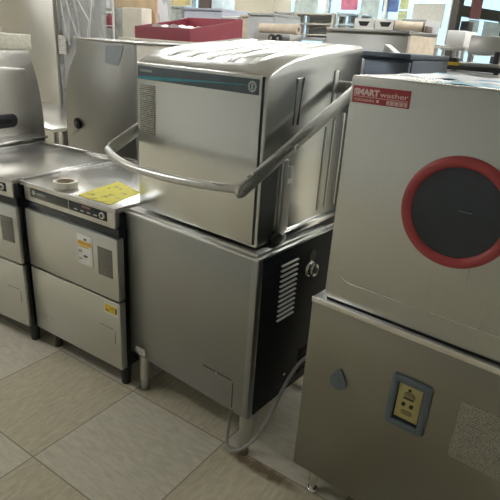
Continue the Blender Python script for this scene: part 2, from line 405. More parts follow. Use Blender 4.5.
# ------------------------------------------------------------ hood dishwasher (centre)
def hood_dishwasher():
    W, D, ZB, ZT = .64, .62, .195, .817
    t = thing('hood_dishwasher', 'tall steel hood dishwasher with slate band and wraparound lift bar on its square base', 'dishwasher', (0, 0, 0))
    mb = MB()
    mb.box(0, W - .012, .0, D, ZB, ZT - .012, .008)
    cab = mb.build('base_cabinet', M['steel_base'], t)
    mb = MB(); mb.box(W - .03, W + .001, -.001, .03, ZB, ZT - .012, .007)
    mb.build('corner_trim', M['steel_base'], cab)
    # flush service hatch outlined in the front panel
    mb = MB()
    for a, b in (((.425, .327), (.560, .327)), ((.568, .319), (.568, .215))):
        if a[1] == b[1]: mb.box(a[0], b[0], -.0025, .001, a[1] - .0012, a[1] + .0012)
        else: mb.box(a[0] - .0012, a[0] + .0012, -.0025, .001, b[1], a[1])
    mb.build('hatch_outline', M['ink'], cab)
    for x, z in ((.49, .325), (.575, .207)): MB().cyl((x, .002, z), (0, -1, 0), .005, .006, n=12).build('screw', M['chrome'], cab)
    MB().poly([(.028, -.0012, .252), (.045, -.0012, .238), (.098, -.0012, .246), (.104, -.0012, .212), (.07, -.0012, .205), (.032, -.0012, .215), (.05, -.0012, .228)]).build('torn_label', M['torn'], cab)['label'] = 'torn white label remnant'
    # dark side panel with louvres
    mb = MB(); mb.box(W - .012, W, .03, D - .003, ZB + .005, ZT - .014, .003)
    side = mb.build('side_panel', M['charcoal'], t); side['label'] = 'near-black side panel with louvres'
    for i in range(12):
        z = .752 - i * .0188
        MB().box(W - .002, W + .007, .128, .226, z - .0028, z + .0028, .0015).build('louvre', M['white'], side)
    for i in range(6):
        z = .345 - i * .02
        MB().box(W - .002, W + .004, .30, .40, z - .004, z + .004, .002).build('louvre', M['charcoal'], side)
    MB().cyl((W - .002, .325, .735), (1, 0, 0), .022, .004, n=28).build('grommet', M['black'], side)
    mb = MB(); mb.cyl((W - .001, .308, .690), (1, 0, 0), .033, .008, n=6, bev=.002); mb.cyl((W + .006, .308, .690), (1, 0, 0), .024, .022, n=24, bev=.002)
    fit = mb.build('hose_fitting', M['chrome'], side)
    MB().cyl((W + .026, .308, .690), (1, 0, 0), .013, .0035, n=24).build('bore', M['black'], fit)
    MB().cyl((W - .001, .21, .285), (1, 0, 0), .006, .004, n=14).build('screw', M['chrome'], side)
    # tank rim the hood closes onto
    mb = MB(); mb.box(-.002, W + .002, -.003, D, ZT - .013, ZT - .004, .003); mb.box(.012, W - .010, .010, D - .01, ZT - .005, ZT + .006, .003)
    mb.build('tank_rim', M['steel_h'], t)
    for x, y in ((.045, .045), (W - .034, .04), (.045, D - .05), (W - .04, D - .05)):
        lg = MB().cyl((x, y, .055), (0, 0, 1), .021, ZB - .05, r2=.025, n=28).build('leg', M['steel'], t)
        MB().cyl((x, y, 0), (0, 0, 1), .017, .06, r2=.019, n=24, bev=.003).build('foot', M['steel_dark'], lg)
    # the hood: side profile (y, z) swept across the width
    prof = [(.033, .832), (.033, 1.335), (.036, 1.346), (.046, 1.354), (.075, 1.367), (.107, 1.379), (.16, 1.391), (.234, 1.403), (.32, 1.414), (.411, 1.424), (.50, 1.434), (.556, 1.441), (.572, 1.437), (.580, 1.425), (.580, .832)]
    hood = MB().prism(prof, .04, .604, axis='x', bev=.008, seg=3).build('hood', M['steel_hood'], t)
    # long raised ribs on the curved roof
    def ztop(y):
        for (a, b), (c, d) in zip(prof[1:11], prof[2:12]):
            if a <= y <= c: return b + (d - b) * (y - a) / (c - a) if c > a else d
        return 1.44
    for x in (.145, .233, .322, .410, .498):
        ys = [.085 + k * .46 / 24 for k in range(25)]
        mb = MB(); L = []
        for i, y in enumerate(ys):
            z = ztop(y); hgt = .006 * min(1, i / 2, (24 - i) / 2) + .0005
            L.append([mb.bm.verts.new(p) for p in ((x - .017, y, z - .004), (x - .011, y, z + hgt), (x + .011, y, z + hgt), (x + .017, y, z - .004))])
        for a, b in zip(L, L[1:]):
            for k in range(3): mb.bm.faces.new((a[k], a[k + 1], b[k + 1], b[k]))
        mb.bm.faces.new(L[0]); mb.bm.faces.new(L[-1][::-1])
        mb.build('roof_rib', M['steel'], hood, smooth=25)
    # front plate and its dark side groove
    mb = MB(); mb.box(.052, .588, .026, .036, .838, 1.346, .004); plate = mb.build('front_plate', M['steel_hood'], t)
    MB().box(.5885, .5925, .030, .0345, .84, 1.344).build('groove', M['black'], plate)
    mb = MB(); mb.box(.060, .579, .0238, .0262, 1.293, 1.336, .001); band = mb.build('control_band', M['band'], t); band['label'] = 'slate blue band with teal stripe'
    # teal stripe: thick at the left foot of the band, thinning to the right
    MB().prism([(.0605, 1.2935), (.0605, 1.302), (.20, 1.307), (.40, 1.315), (.535, 1.318), (.535, 1.3165), (.40, 1.311), (.26, 1.302), (.16, 1.2955)], .0232, .0239, 'y').build('stripe', M['teal'], band)
    text('lettering', 'HOSHIZAKI', .0105, M['silver_print'], band, (.073, .0236, 1.3175), sx=1.05, bold=.0003)
    # round crest: wreath ring with notches and a tall oval inside
    mb = MB(); mb.ring((.556, .0236, 1.315), (0, 1, 0), .0115, .0022, n=32, k=6, sy=.4)
    for k in range(12):
        q = 2 * PI * k / 12; mb.cyl((.556 + .0145 * math.cos(q), .0240, 1.315 + .0145 * math.sin(q)), (0, -1, 0), .0024, .001, n=8)
    mb.box(.5525, .5595, .0232, .0238, 1.308, 1.322, 0); mb.build('crest', M['silver_print'], band)
    mb = MB(); mb.box(.067, .143, .0245, .0262, 1.112, 1.276, .0006); mb.build('instruction_label', M['instr'], t)['label'] = 'grey instruction sheet with rows of small print'
    # side of the hood: pressed ribs, flange and hinge post
    X = .604
    def rect_rib(pts, r=.004):
        return MB().tube([(X + .001, y, z) for y, z in pts], r, n=8, smooth=0)
    mb = rect_rib([(.178, 1.20), (.178, 1.338), (.212, 1.343), (.200, 1.20)], .0035); mb.build('pressed_rib', M['steel_hood'], hood)
    mb = MB(); mb.box(X - .001, X + .004, .395, .425, 1.20, 1.362, .003); mb.build('pressed_rib', M['steel_hood'], hood)
    for y, z0, z1 in ((.375, .885, 1.18), (.425, .885, 1.20), (.49, .885, 1.22)):
        mb = MB(); mb.box(X - .001, X + .0035, y, y + .012, z0, z1, .0025); mb.build('pressed_rib', M['steel_hood'], hood)
    mb = MB(); mb.box(X - .001, X + .012, .16, .578, .836, .856, .004); mb.build('lower_flange', M['chrome'], hood)
    mb = MB(); mb.box(X + .001, X + .012, .130, .158, .85, 1.10, .003); mb.box(X + .001, X + .005, .158, .19, .85, 1.075, .002)
    mb.build('guide_rail', M['steel_dark'], t)
    mb = MB(); mb.box(X + .004, X + .0065, .163, .192, 1.018, 1.034); mb.build('sticker', M['white'], t)['label'] = 'small white sticker'
    mb = MB(); mb.cyl((X + .002, .122, .842), (1, 0, 0), .022, .02, n=28, bev=.004); mb.build('pivot_knob', M['black'], t)
    mb = MB(); mb.cyl((X + .002, .160, .838), (1, 0, 0), .013, .014, n=24, bev=.003); mb.build('pivot_knob', M['steel_dark'], t)
    mb = MB(); mb.cyl((X + .0, .56, .83), (1, 0, 0), .013, .02, n=24, bev=.003); mb.build('pivot_knob', M['black'], t)
    # lift bar: round bar bowed across the front, flat arms running up and back
    h = MB().tube([(.019, -.058, 1.062), (.022, -.075, 1.060), (.034, -.090, 1.059), (.06, -.104, 1.058), (.13, -.135, 1.055), (.24, -.165, 1.052), (.36, -.172, 1.052), (.48, -.162, 1.054), (.58, -.142, 1.057), (.655, -.118, 1.06)], .0125, n=16, smooth=8).build('lift_bar', M['steel_h'], t)
    for s, xx in ((1, .655), (-1, .022)):
        mb = MB()
        a = Vector((-.125 if s > 0 else -.065, 1.058 if s > 0 else 1.062)); b = Vector((.53, 1.334)); d = (b - a).normalized(); nn = Vector((-d.y, d.x)); wd = .021
        pts = [a + nn * wd, a + nn * wd * .7 - d * .014, a - d * .02, a - nn * wd * .7 - d * .014, a - nn * wd, b - nn * wd, b + d * .01, b + nn * wd]
        mb.prism([tuple(p) for p in pts], xx - .006, xx + .006, 'x', bev=.003)
        arm = mb.build('lift_arm', M['steel_h'], h)
        mb = MB(); mb.box(min(xx, X - .001 if s > 0 else .041), max(xx, .603 if s > 0 else .041), .475, .515, 1.285, 1.325, .003); mb.build('arm_bracket', M['steel_dark'], h)
        if s > 0:
            MB().cyl((xx + .006, .115, 1.150), (1, 0, 0), .009, .006, n=20, bev=.002).build('bolt', M['chrome'], arm)
    # back column
    mb = MB(); mb.box(.05, .595, .585, .618, ZT - .01, 1.40, .006); mb.build('back_column', M['steel_dark'], t)
    return t
hood_dishwasher()

cbl = MB().tube([(.80, .36, .50), (.76, .28, .43), (.72, .203, .388), (.715, .126, .345), (.71, .049, .255), (.69, .0, .16), (.655, -.030, .105), (.61, -.034, .066), (.565, -.010, .050), (.525, .04, .050), (.497, .085, .08), (.49, .12, .14), (.49, .17, .193)], .0065, n=10, smooth=8).build('power_cable', M['cable'], smooth=60)
tag(cbl, 'grey power cable looping round the front leg of the hood dishwasher', 'cable')

# ------------------------------------------------------------ undercounter dishwashers (left)
def undercounter(label, loc, yaw, W, full=True):
    t = thing('undercounter_dishwasher', label, 'dishwasher', loc, yaw, 'low steel undercounter dishwashers')
    Z, ZB, D = .830, .112, .60
    body = MB().box(.006, W - .006, .030, D - .02, ZB, Z - .03, .004).build('body', M['charcoal'], t); body['label'] = 'dark side and inner frame'
    mb = MB(); mb.box(0, W, -.012, D, Z - .022, Z, .005)
    mb.box(0, W, D - .02, D, Z - .001, Z + .012, .004); mb.box(0, .014, -.0, D, Z - .001, Z + .006, .002)
    mb.build('worktop', M['steel_top'], t)
    # control panel
    mb = MB(); mb.box(.010, W - .018, .0, .031, .742, Z - .022, .004); cp = mb.build('control_panel', M['steel_h'], t)
    ins = MB().box(.055, W - .058, -.003, .002, .764, Z - .027, .0015).build('display_strip', M['black_gloss'], cp); ins['label'] = 'black glossy control strip'
    text('lettering', 'HOSHIZAKI', .011, M['silver_print'], cp, (.105, -.0034, .782), bold=.0002)
    mb = MB(); mb.ring((.082, -.0033, .787), (0, 1, 0), .0085, .0016, n=24, k=6, sy=.4); mb.box(.0795, .0845, -.0036, -.0030, .782, .792); mb.build('crest', M['silver_print'], cp)
    MB().box(W * .522, W * .522 + .003, -.0036, -.0028, .766, Z - .029).build('divider', M['steel_dark'], cp)
    MB().box(W * .66, W * .66 + .05, -.0036, -.0028, .792, .799).build('indicator', M['maroon'], cp)
    mb = MB()
    for k in range(4): mb.box(W * .58 + k * .038, W * .58 + k * .038 + .02, -.0036, -.0028, .774, .778)
    mb.build('key_legend', M['silver_print'], cp)
    mb = MB(); mb.cyl((W - .082, -.002, .784), (0, -1, 0), .0135, .006, n=28, bev=.001); kb = mb.build('start_button', M['offwhite'], cp)
    MB().cyl((W - .082, -.0078, .784), (0, -1, 0), .0075, .0015, n=20).build('button_mark', M['black'], kb)
    # door with dark finger pull above it
    mb = MB(); mb.box(.010, W - .010, .010, .034, .700, .742, .004); mb.build('finger_pull', M['black_gloss'], t)
    door = MB().box(.007, W - .004, -.006, .030, .4365, .704, .005).build('door', M['steel'], t)
    low = MB().box(.007, W - .004, -.004, .030, ZB, .4295, .005).build('lower_panel', M['steel'], t)
    MB().box(.01, W - .007, -.0046, .0, .424, .4285, .001).build('bright_edge', M['chrome'], low)
    MB().box(W - .115, W - .032, -.0072, -.0055, .532, .652, .0005).build('rating_plate', M['spec_door'], door)
    mb = MB()
    for x0, x1, z0, z1 in ((W - .128, W - .045, .298, .2995), (W - .0365, W - .035, .232, .292)): mb.box(x0, x1, -.0052, -.0038, z0, z1)
    mb.build('hatch_outline', M['ink'], low)
    if full:
        tg = MB().box(.352, .440, -.0095, -.0058, .548, .678, .001).build('price_card', M['white'], door); tg['label'] = 'white price card with orange strip'
        MB().box(.356, .436, -.0102, -.0094, .634, .651).build('orange_strip', M['orange'], tg)
        MB().box(.362, .420, -.0102, -.0094, .624, .631).build('yellow_strip', M['yel_ink'], tg)
        for x0, x1, z0, z1 in ((.388, .410, .583, .591), (.394, .410, .656, .664), (.360, .378, .600, .603), (.360, .378, .607, .610), (.360, .378, .570, .573)):
            MB().box(x0, x1, -.0102, -.0094, z0, z1).build('print_mark', M['ink'], tg)
        yl = MB().box(.490, .570, -.0056, -.0035, .365, .411).build('caution_label', M['offwhite'], low)
        MB().box(.494, .566, -.0062, -.0055, .372, .407).build('yellow_field', M['yel_ink'], yl)
        for x0, x1, z0, z1 in ((.556, .565, .378, .400), (.50, .52, .380, .384), (.525, .545, .392, .395)): MB().box(x0, x1, -.0068, -.0061, z0, z1).build('print_mark', M['ink'], yl)
        MB().poly([(.088, -.0046, .212), (.10, -.0046, .204), (.145, -.0046, .204), (.15, -.0046, .172), (.115, -.0046, .166), (.092, -.0046, .172), (.10, -.0046, .19)]).build('torn_label', M['torn'], low)
    for x, y in ((.07, .06), (W - .05, .06), (.07, D - .08), (W - .05, D - .08)):
        MB().cyl((x, y, 0), (0, 0, 1), .020, ZB + .01, r2=.028, n=24, bev=.003).build('leg', M['black'], t)
    return t
undercounter('low steel undercounter dishwasher holding the tape roll and yellow sheet on its worktop', (-.578, -.0884, 0), math.radians(5.0), .584)
LW = .55; la = math.radians(9)
undercounter('low steel undercounter dishwasher cut off at the left edge with a bare worktop', (-.588 - LW * math.cos(la), -.116 - LW * math.sin(la), 0), la, LW, False)

t = thing('tape_roll', 'roll of cream masking tape lying on the steel worktop', 'tape', (-.358, -.018, .830))
mb = MB()
n = 48
for i in range(n):
    q0, q1 = 2 * PI * i / n, 2 * PI * (i + 1) / n
    P = lambda r, q, z: mb.bm.verts.new((r * math.cos(q), r * math.sin(q), z))
    for (ra, za), (rb, zb) in (((.048, .001), (.048, .026)), ((.048, .026), (.0365, .026)), ((.0365, .026), (.0365, .001)), ((.0365, .001), (.048, .001))):
        mb.bm.faces.new((P(ra, q0, za), P(ra, q1, za), P(rb, q1, zb), P(rb, q0, zb)))
bmesh.ops.remove_doubles(mb.bm, verts=mb.bm.verts, dist=1e-6)
mb.build('tape_wind', M['tape'], t)
mb = MB()
for i in range(n):
    q0, q1 = 2 * PI * i / n, 2 * PI * (i + 1) / n
    P = lambda r, q, z: mb.bm.verts.new((r * math.cos(q), r * math.sin(q), z))
    for (ra, za), (rb, zb) in (((.0362, .001), (.0362, .025)), ((.0362, .025), (.034, .025)), ((.034, .025), (.034, .001)), ((.034, .001), (.0362, .001))):
        mb.bm.faces.new((P(ra, q0, za), P(ra, q1, za), P(rb, q1, zb), P(rb, q0, zb)))
bmesh.ops.remove_doubles(mb.bm, verts=mb.bm.verts, dist=1e-6)
mb.build('core', M['kraft'], t)

mb = MB(); mb.prism([(-.226, -.05), (-.046, -.030), (-.10, .160), (-.292, .196)], .8305, .8325, 'z'); tag(mb.build('flyer', M['flyer']), 'yellow printed sheet lying on the steel worktop by the tape', 'paper')

# ------------------------------------------------------------ curved steel machines behind
def prof_curve(pts, k=5):
    P = [Vector(p) for p in pts]; Q = []
    for i in range(len(P) - 1):
        a = P[max(i - 1, 0)]; b = P[i]; c = P[i + 1]; d = P[min(i + 2, len(P) - 1)]
        for j in range(k):
            tt = j / k
            Q.append(.5 * ((2 * b) + (c - a) * tt + (2 * a - 5 * b + 4 * c - d) * tt * tt + (3 * b - a - 3 * c + d) * tt ** 3))
    Q.append(P[-1]); return [tuple(q) for q in Q]

t = thing('curved_steel_cabinet', 'grey steel cabinet with a bulging left edge standing behind the left worktop', 'cabinet', (0, 0, 0))
edge = [(-1.375, 1.376)] + prof_curve([(-1.375, 1.312), (-1.40, 1.275), (-1.44, 1.228), (-1.472, 1.18), (-1.503, 1.105), (-1.517, 1.0), (-1.524, .86), (-1.524, .70)]) + [(-1.524, .10)]
full = [(-.846, .10), (-.846, 1.376)] + edge
MB().prism([(x, z) for x, z in full], .772, 1.18, 'y').build('body', M['cream'], t)['label'] = 'cream side walls'
MB().prism([(x + (.004 if x > -.9 else -.004), z) for x, z in full], .752, .7715, 'y', bev=.003).build('front_panel', M['steel_panel'], t)
MB().box(-1.385, -.834, .744, 1.182, 1.377, 1.391, .004).build('top_plate', M['steel_top'], t)
MB().prism([(-1.085, 1.362), (-.93, 1.362), (-.955, 1.30), (-.985, 1.255), (-1.10, 1.268)], .7495, .7518, 'y').build('pale_patch', M['sheet'], t)['label'] = 'pale bluish patch on the panel'  # paler bluish patch laid on the front panel
mb = MB(); mb.cyl((-1.40, .752, .885), (0, -1, 0), .034, .012, n=36, bev=.004); kn = mb.build('dial', M['black'], t)
MB().cyl((-1.40, .7405, .885), (0, -1, 0), .013, .006, n=24, bev=.002).build('dial_centre', M['grey_plastic'], kn)
for x in (-1.47, -.90):
    for y in (.80, 1.13): MB().cyl((x, y, 0), (0, 0, 1), .02, .11, n=20).build('foot', M['black'], t)

t = thing('curved_steel_cabinet', 'steel cabinet with a rounded back edge, black oval handle at the left edge', 'cabinet', (-1.29, .45, 0), math.radians(101))
back = [(-.059, 1.318)] + prof_curve([(-.052, 1.285), (-.032, 1.212), (-.014, 1.133), (-.005, 1.06), (.001, .98), (.003, .844), (.003, .70)]) + [(.003, .1)]
pp = [(-.60, .1), (-.60, 1.318)] + back
MB().prism(pp, .03, .55, 'y').build('body', M['steel_dark'], t)
MB().prism([(x + (.004 if x > -.3 else 0), z) for x, z in pp], 0, .0295, 'y', bev=.003).build('side_panel', M['steel_fridge'], t)
ridge = [(-.60, .88), (-.60, 1.235), (-.19, 1.235)] + prof_curve([(-.10, 1.222), (-.085, 1.19), (-.072, 1.10), (-.06, .98), (-.055, .88)])
MB().prism(ridge, -.012, .001, 'y', bev=.008, seg=3).build('raised_panel', M['steel_fridge'], t)
mb = MB(); ov = []
for k in range(32):
    q = 2 * PI * k / 32; ov.append((-.27 + (.045 if math.cos(q) > 0 else -.045) + .036 * math.cos(q), .962 + .036 * math.sin(q)))
mb.prism(ov, -.026, -.010, 'y', bev=.004); hd = mb.build('handle', M['black'], t)
MB().box(-.32, -.23, -.030, -.0255, .950, .974, .002).build('grip_slot', M['charcoal'], hd)
MB().box(-.60, -.05, -.022, .56, 1.3185, 1.392, .005).build('lid', M['cream_speck'], t)['label'] = 'speckled cream lid'
MB().box(-.50, .0, -.03, .0, .842, .856, .003).build('base_rail', M['chrome'], t)
for x in (-.55, -.05):
    for y in (.06, .50): MB().cyl((x, y, 0), (0, 0, 1), .02, .105, n=20).build('foot', M['black'], t)

# ------------------------------------------------------------ right washer
def right_washer():
    t = thing('box_dishwasher', 'wide steel washer with a red ringed porthole and red nameplate at the right edge', 'dishwasher', (.830, .0207, 0))
    W, D, ZB, ZT, ZH = .74, .60, .119, .752, 1.371
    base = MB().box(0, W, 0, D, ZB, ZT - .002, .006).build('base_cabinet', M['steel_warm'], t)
    mb = MB(); mb.box(.002, W, .002, D, ZT - .004, ZT, .001); mb.box(0, W, -.0015, .004, ZT - .016, ZT + .001, .001)
    mb.build('base_rim', M['chrome'], t)
    MB().box(.036, W - .006, .022, D - .01, ZT - .001, ZT + .008).build('shadow_gap', M['black'], t)
    up_ = MB().box(.03, W, .014, D - .008, ZT + .007, ZH, .005, 3).build('wash_chamber', M['steel_right'], t)
    MB().box(.033, W - .003, .017, D - .011, ZH - .001, ZH + .0015, .0007).build('top_panel', M['steel_top'], up_)
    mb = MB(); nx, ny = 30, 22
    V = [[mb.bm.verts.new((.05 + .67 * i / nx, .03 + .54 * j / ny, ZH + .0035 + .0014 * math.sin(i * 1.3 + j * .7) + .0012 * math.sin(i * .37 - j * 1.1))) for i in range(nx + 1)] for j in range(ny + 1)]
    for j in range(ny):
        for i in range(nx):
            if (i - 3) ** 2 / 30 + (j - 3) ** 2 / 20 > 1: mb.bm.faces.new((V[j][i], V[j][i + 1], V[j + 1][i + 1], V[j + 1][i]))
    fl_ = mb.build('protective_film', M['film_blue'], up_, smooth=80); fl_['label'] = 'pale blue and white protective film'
    # pressed line low on the front, curling up at its left end
    ln = MB().tube([(.070, .0138, .855), (.074, .0138, .842), (.085, .0138, .831), (.105, .0138, .8255), (.14, .0138, .824), (.30, .0138, .824), (.50, .0138, .824), (W - .02, .0138, .824)], .0022, n=8, smooth=4).build('pressed_line', M['chrome'], up_)
    c = (.347, .0, 1.0915)
    MB().ring((c[0], .012, c[2]), (0, -1, 0), .1205, .0135, n=96, k=16, sy=.9).build('porthole_ring', M['red_rubber'], t)['label'] = 'red rubber porthole ring'
    gl = MB().cyl((c[0], .0135, c[2]), (0, -1, 0), .117, .003, n=80).build('porthole_glass', M['dark_glass'], t)
    mb = MB(); mb.box(.352, .382, .0095, .0103, 1.098, 1.1015, M=None); mb.build('reflection_line', M['grey_plastic'], gl)  # reflected line painted on the dark glass as a paler strip
    # nameplate
    np_ = MB().box(.038, .189, .0125, .0142, 1.309, 1.3495, .0005).build('nameplate', M['red_plate'], t); np_['label'] = 'red nameplate with pale lettering'
    y = .0121
    text('lettering', 'SMART', .0200, M['pink_white'], np_, (.0425, y, 1.3285), width=.068, bold=.0010)
    text('lettering', 'washer', .0165, M['pink_white'], np_, (.1125, y, 1.3285), width=.072, bold=.0001)
    MB().box(.042, .185, y - .0004, .0126, 1.3240, 1.3252).build('rule', M['pink_white'], np_)
    text('lettering', 'YOKOGAWA', .0092, M['pink_white'], np_, (.0440, y, 1.3135), width=.056)
    MB().cyl((.1085, .0126, 1.3172), (0, -1, 0), .0036, .0009, n=16).build('dot', M['pink_white'], np_)
    pl = MB().box(.132, .184, y - .0004, .0126, 1.3118, 1.3216).build('white_block', M['pink_white'], np_)
    mb = MB()
    for k in range(4):
        x = .1345 + k * .0122
        mb.box(x, x + .0095, y - .0008, y - .0003, 1.3192, 1.3202); mb.box(x, x + .0095, y - .0008, y - .0003, 1.3162, 1.3170); mb.box(x, x + .0095, y - .0008, y - .0003, 1.3132, 1.3141); mb.box(x + .0042, x + .0053, y - .0008, y - .0003, 1.3132, 1.3202)
    mb.build('characters', M['red_plate'], pl)
    # teardrop cover plate
    td = []
    for k in range(21):
        q = math.radians(-195 + k * 210 / 20); td.append((.122 + .0275 * math.cos(q), .513 + .0275 * math.sin(q)))
    td += [(.131, .553), (.124, .558), (.116, .553)]
    MB().prism(td, -.005, .001, 'y', bev=.0015).build('cover_plate', M['grey_plastic'], t)['label'] = 'blue grey teardrop cover plate'
    # switch box: raised frame round a sunk yellow plate
    def rr(x0, x1, z0, z1, r, k=6):
        P = []
        for cx, cz, a0 in ((x1 - r, z1 - r, 0), (x0 + r, z1 - r, 90), (x0 + r, z0 + r, 180), (x1 - r, z0 + r, 270)):
            for j in range(k + 1):
                q = math.radians(a0 + 90 * j / k); P.append((cx + r * math.cos(q), cz + r * math.sin(q)))
        return P
    A = rr(.279, .392, .466, .628, .012); B = rr(.299, .372, .486, .608, .004)
    mb = MB(); n = len(A)
    lay = []
    for P, yy in ((A, .001), (A, -.008), (rr(.283, .388, .470, .624, .010), -.013), (rr(.294, .377, .481, .613, .006), -.013), (B, -.010), (B, -.001)):
        lay.append([mb.bm.verts.new((x, yy, z)) for x, z in P])
    for a, b in zip(lay, lay[1:]):
        for i in range(n): mb.bm.faces.new((a[i], a[(i + 1) % n], b[(i + 1) % n], b[i]))
    sw_ = mb.build('switch_frame', M['grey_plastic'], t, smooth=50)
    MB().box(.298, .373, -.0035, .001, .485, .609).build('recess', M['black'], sw_)
    pt = MB().box(.303, .369, -.006, -.0034, .497, .604, .001).build('switch_plate', M['yellow_plate'], t)
    MB().cyl((.334, -.0058, .592), (0, -1, 0), .0045, .0015, n=18).build('pilot_lamp', M['black'], pt)
    mb = MB(); mb.prism(rr(.321, .351, .566, .585, .008), -.011, -.0058, 'y', bev=.002); mb.build('rocker_button', M['olive'], pt)
    MB().box(.3215, .3505, -.0118, -.0108, .5655, .570).build('button_lip', M['black'], pt)
    for x in (.324, .346): MB().cyl((x, -.0058, .545), (0, -1, 0), .0055, .004, n=18).build('push_button', M['black'], pt)
    mb = MB(); mb.prism(rr(.320, .352, .512, .527, .007), -.0075, -.0058, 'y', bev=.001); mb.build('legend_plate', M['olive'], pt)
    MB().box(.462, .640, -.0018, .001, .452, .628).build('spec_plate', M['spec'], t)['label'] = 'grey plate with rows of fine print'
    for x in (.06, W - .06):
        for yy in (.05, D - .06):
            lg = MB().cyl((x, yy, .045), (0, 0, 1), .0185, ZB - .04, n=24).build('leg', M['chrome'], t)
            mb = MB(); mb.cyl((x, yy, .012), (0, 0, 1), .011, .04, n=18); mb.cyl((x, yy, 0), (0, 0, 1), .023, .014, r2=.018, n=28, bev=.003); mb.build('foot', M['chrome'], lg)
    return t
right_washer()

# ------------------------------------------------------------ things behind the row
def cabinet(name, label, cat, x0, x1, y0, y1, z1, mat, side=None, door='door', group=None, rz=0):
    """a floor standing machine body with door, handle, top and feet"""
    cx, cy = (x0 + x1) / 2, (y0 + y1) / 2; a, b = (x1 - x0) / 2, (y1 - y0) / 2
    t = thing(name, label, cat, (cx, cy, 0), rz, group)
    MB().box(-a, a, -b + .022, b, .1, z1 - .022, .005).build('body', side or mat, t)
    d = MB().box(-a + .004, a - .004, -b, -b + .021, .12, z1 - .03, .004).build(door, mat, t)
    MB().box(-a, a, -b - .004, b, z1 - .0215, z1, .004).build('top_panel', mat, t)
    MB().tube([(a - .06, -b, z1 - .5), (a - .06, -b - .03, z1 - .49), (a - .06, -b - .03, z1 - .25), (a - .06, -b, z1 - .24)], .008, n=8, smooth=0).build('handle', M['chrome'], d)
    for x in (-a + .05, a - .05):
        for y in (-b + .06, b - .06): MB().cyl((x, y, 0), (0, 0, 1), .02, .105, n=14).build('foot', M['black'], t)
    return t

# dark blue-grey steel cabinet behind the hood dishwasher
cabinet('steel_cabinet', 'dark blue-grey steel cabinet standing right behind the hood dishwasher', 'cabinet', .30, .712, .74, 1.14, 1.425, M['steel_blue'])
# bare worktable seen in the gap between the curved cabinets
t = thing('steel_worktable', 'pale steel worktable seen in the gap between the two curved cabinets', 'table', (-2.5, 1.12, 0), math.radians(0))
MB().box(-.85, .78, -.36, .36, .775, .80, .004).build('tabletop', M['steel_top'], t)
MB().box(-.78, .78, -.30, .30, .25, .27, .004).build('undershelf', M['steel_h'], t)
for x in (-.8, .74):
    for y in (-.31, .31): MB().cyl((x, y, 0), (0, 0, 1), .018, .776, n=16).build('leg', M['steel_dark'], t)

# tall freezer and wrapped refrigerator
t = thing('tall_refrigerator', 'tall steel refrigerator at the left edge with a plain grey door', 'refrigerator', (-3.40, 1.98, 0))
MB().box(-.48, .475, -.36, .36, .1, 1.95, .006).build('body', M['steel_fridge'], t)
MB().box(-.475, .470, -.395, -.362, .12, 1.93, .006).build('door', M['steel_fridge'], t)
MB().box(-.46, -.42, -.405, -.394, 1.0, 1.4, .004).build('handle', M['steel_dark'], t)
for x in (-.42, .42):
    for y in (-.30, .30): MB().cyl((x, y, 0), (0, 0, 1), .025, .105, n=14).build('foot', M['black'], t)
t = thing('wrapped_refrigerator', 'tall grey refrigerator wrapped in clear plastic film with a paper notice', 'refrigerator', (-2.575, 1.98, 0))
MB().box(-.325, .325, -.34, .36, .1, 1.95, .01).build('body', M['grey_box'], t)
mb = MB(); nx, nz = 26, 30
V = [[mb.bm.verts.new((-.337 + .674 * i / nx, -.36 + .012 * math.sin(i * 1.1 + j * .4) + .008 * math.sin(i * .5 - j * .9), .12 + 1.86 * j / nz)) for i in range(nx + 1)] for j in range(nz + 1)]
for j in range(nz):
    for i in range(nx): mb.bm.faces.new((V[j][i], V[j][i + 1], V[j + 1][i + 1], V[j + 1][i]))
for sx in (-1, 1):
    Vs = [[mb.bm.verts.new((sx * .337 + sx * .006 * math.sin(i + j), -.36 + .73 * i / 12, .12 + 1.86 * j / nz)) for i in range(13)] for j in range(nz + 1)]
    for j in range(nz):
        for i in range(12): mb.bm.faces.new((Vs[j][i], Vs[j][i + 1], Vs[j + 1][i + 1], Vs[j + 1][i]))
flm = mb.build('wrapping_film', M['film'], t, smooth=70)
for (x0, z0), (x1, z1) in (((-.27, 1.75), (-.16, 1.30)), ((-.21, 1.75), (-.02, 1.34)), ((-.05, 1.72), (.14, 1.50)), ((.22, 1.75), (.12, 1.30)), ((.14, 1.5), (.10, 1.28))):
    MB().tube([(x0, -.378, z0), ((x0 + x1) / 2, -.385, (z0 + z1) / 2), (x1, -.378, z1)], .006, n=8).build('film_crease', M['white'], flm)
MB().box(-.318, -.205, -.386, -.383, 1.22, 1.375).build('notice', M['notice'], t)['label'] = 'white paper notice'
for x in (-.28, .28):
    for y in (-.28, .30): MB().cyl((x, y, 0), (0, 0, 1), .025, .105, n=14).build('foot', M['black'], t)

# cream chest with the red tray on it
cabinet('cream_cabinet', 'cream enamel cabinet carrying the red tray', 'cabinet', -1.70, -.82, 1.32, 2.02, 1.400, M['cream'])
t = thing('red_tray', 'red open tray with a high back standing on the cream cabinet', 'tray', (-1.345, 1.40, 1.4005))
a = .275
MB().box(-a, a, 0, .012, 0, .080, .002).build('front_wall', M['red_paint'], t)
for s in (-1, 1):
    MB().prism([(.0125, 0), (.0125, .079), (.40, .140), (.515, .165), (.515, 0)], s * a - (.012 if s > 0 else 0), s * a + (0 if s > 0 else .012), 'x').build('side_wall', M['red_paint'], t)
MB().box(-a, a, .5155, .528, 0, .166, .002).build('back_wall', M['red_paint'], t)
MB().box(-a + .0125, a - .0125, .0125, .515, .001, .010).build('tray_floor', M['red_paint'], t)
mb = MB()
V = [[mb.bm.verts.new((-.16 + .30 * i / 12, .06 + .30 * j / 10, .086 + .012 * math.sin(i * .9 + j * .5) + .006 * math.cos(j * 1.3))) for i in range(13)] for j in range(11)]
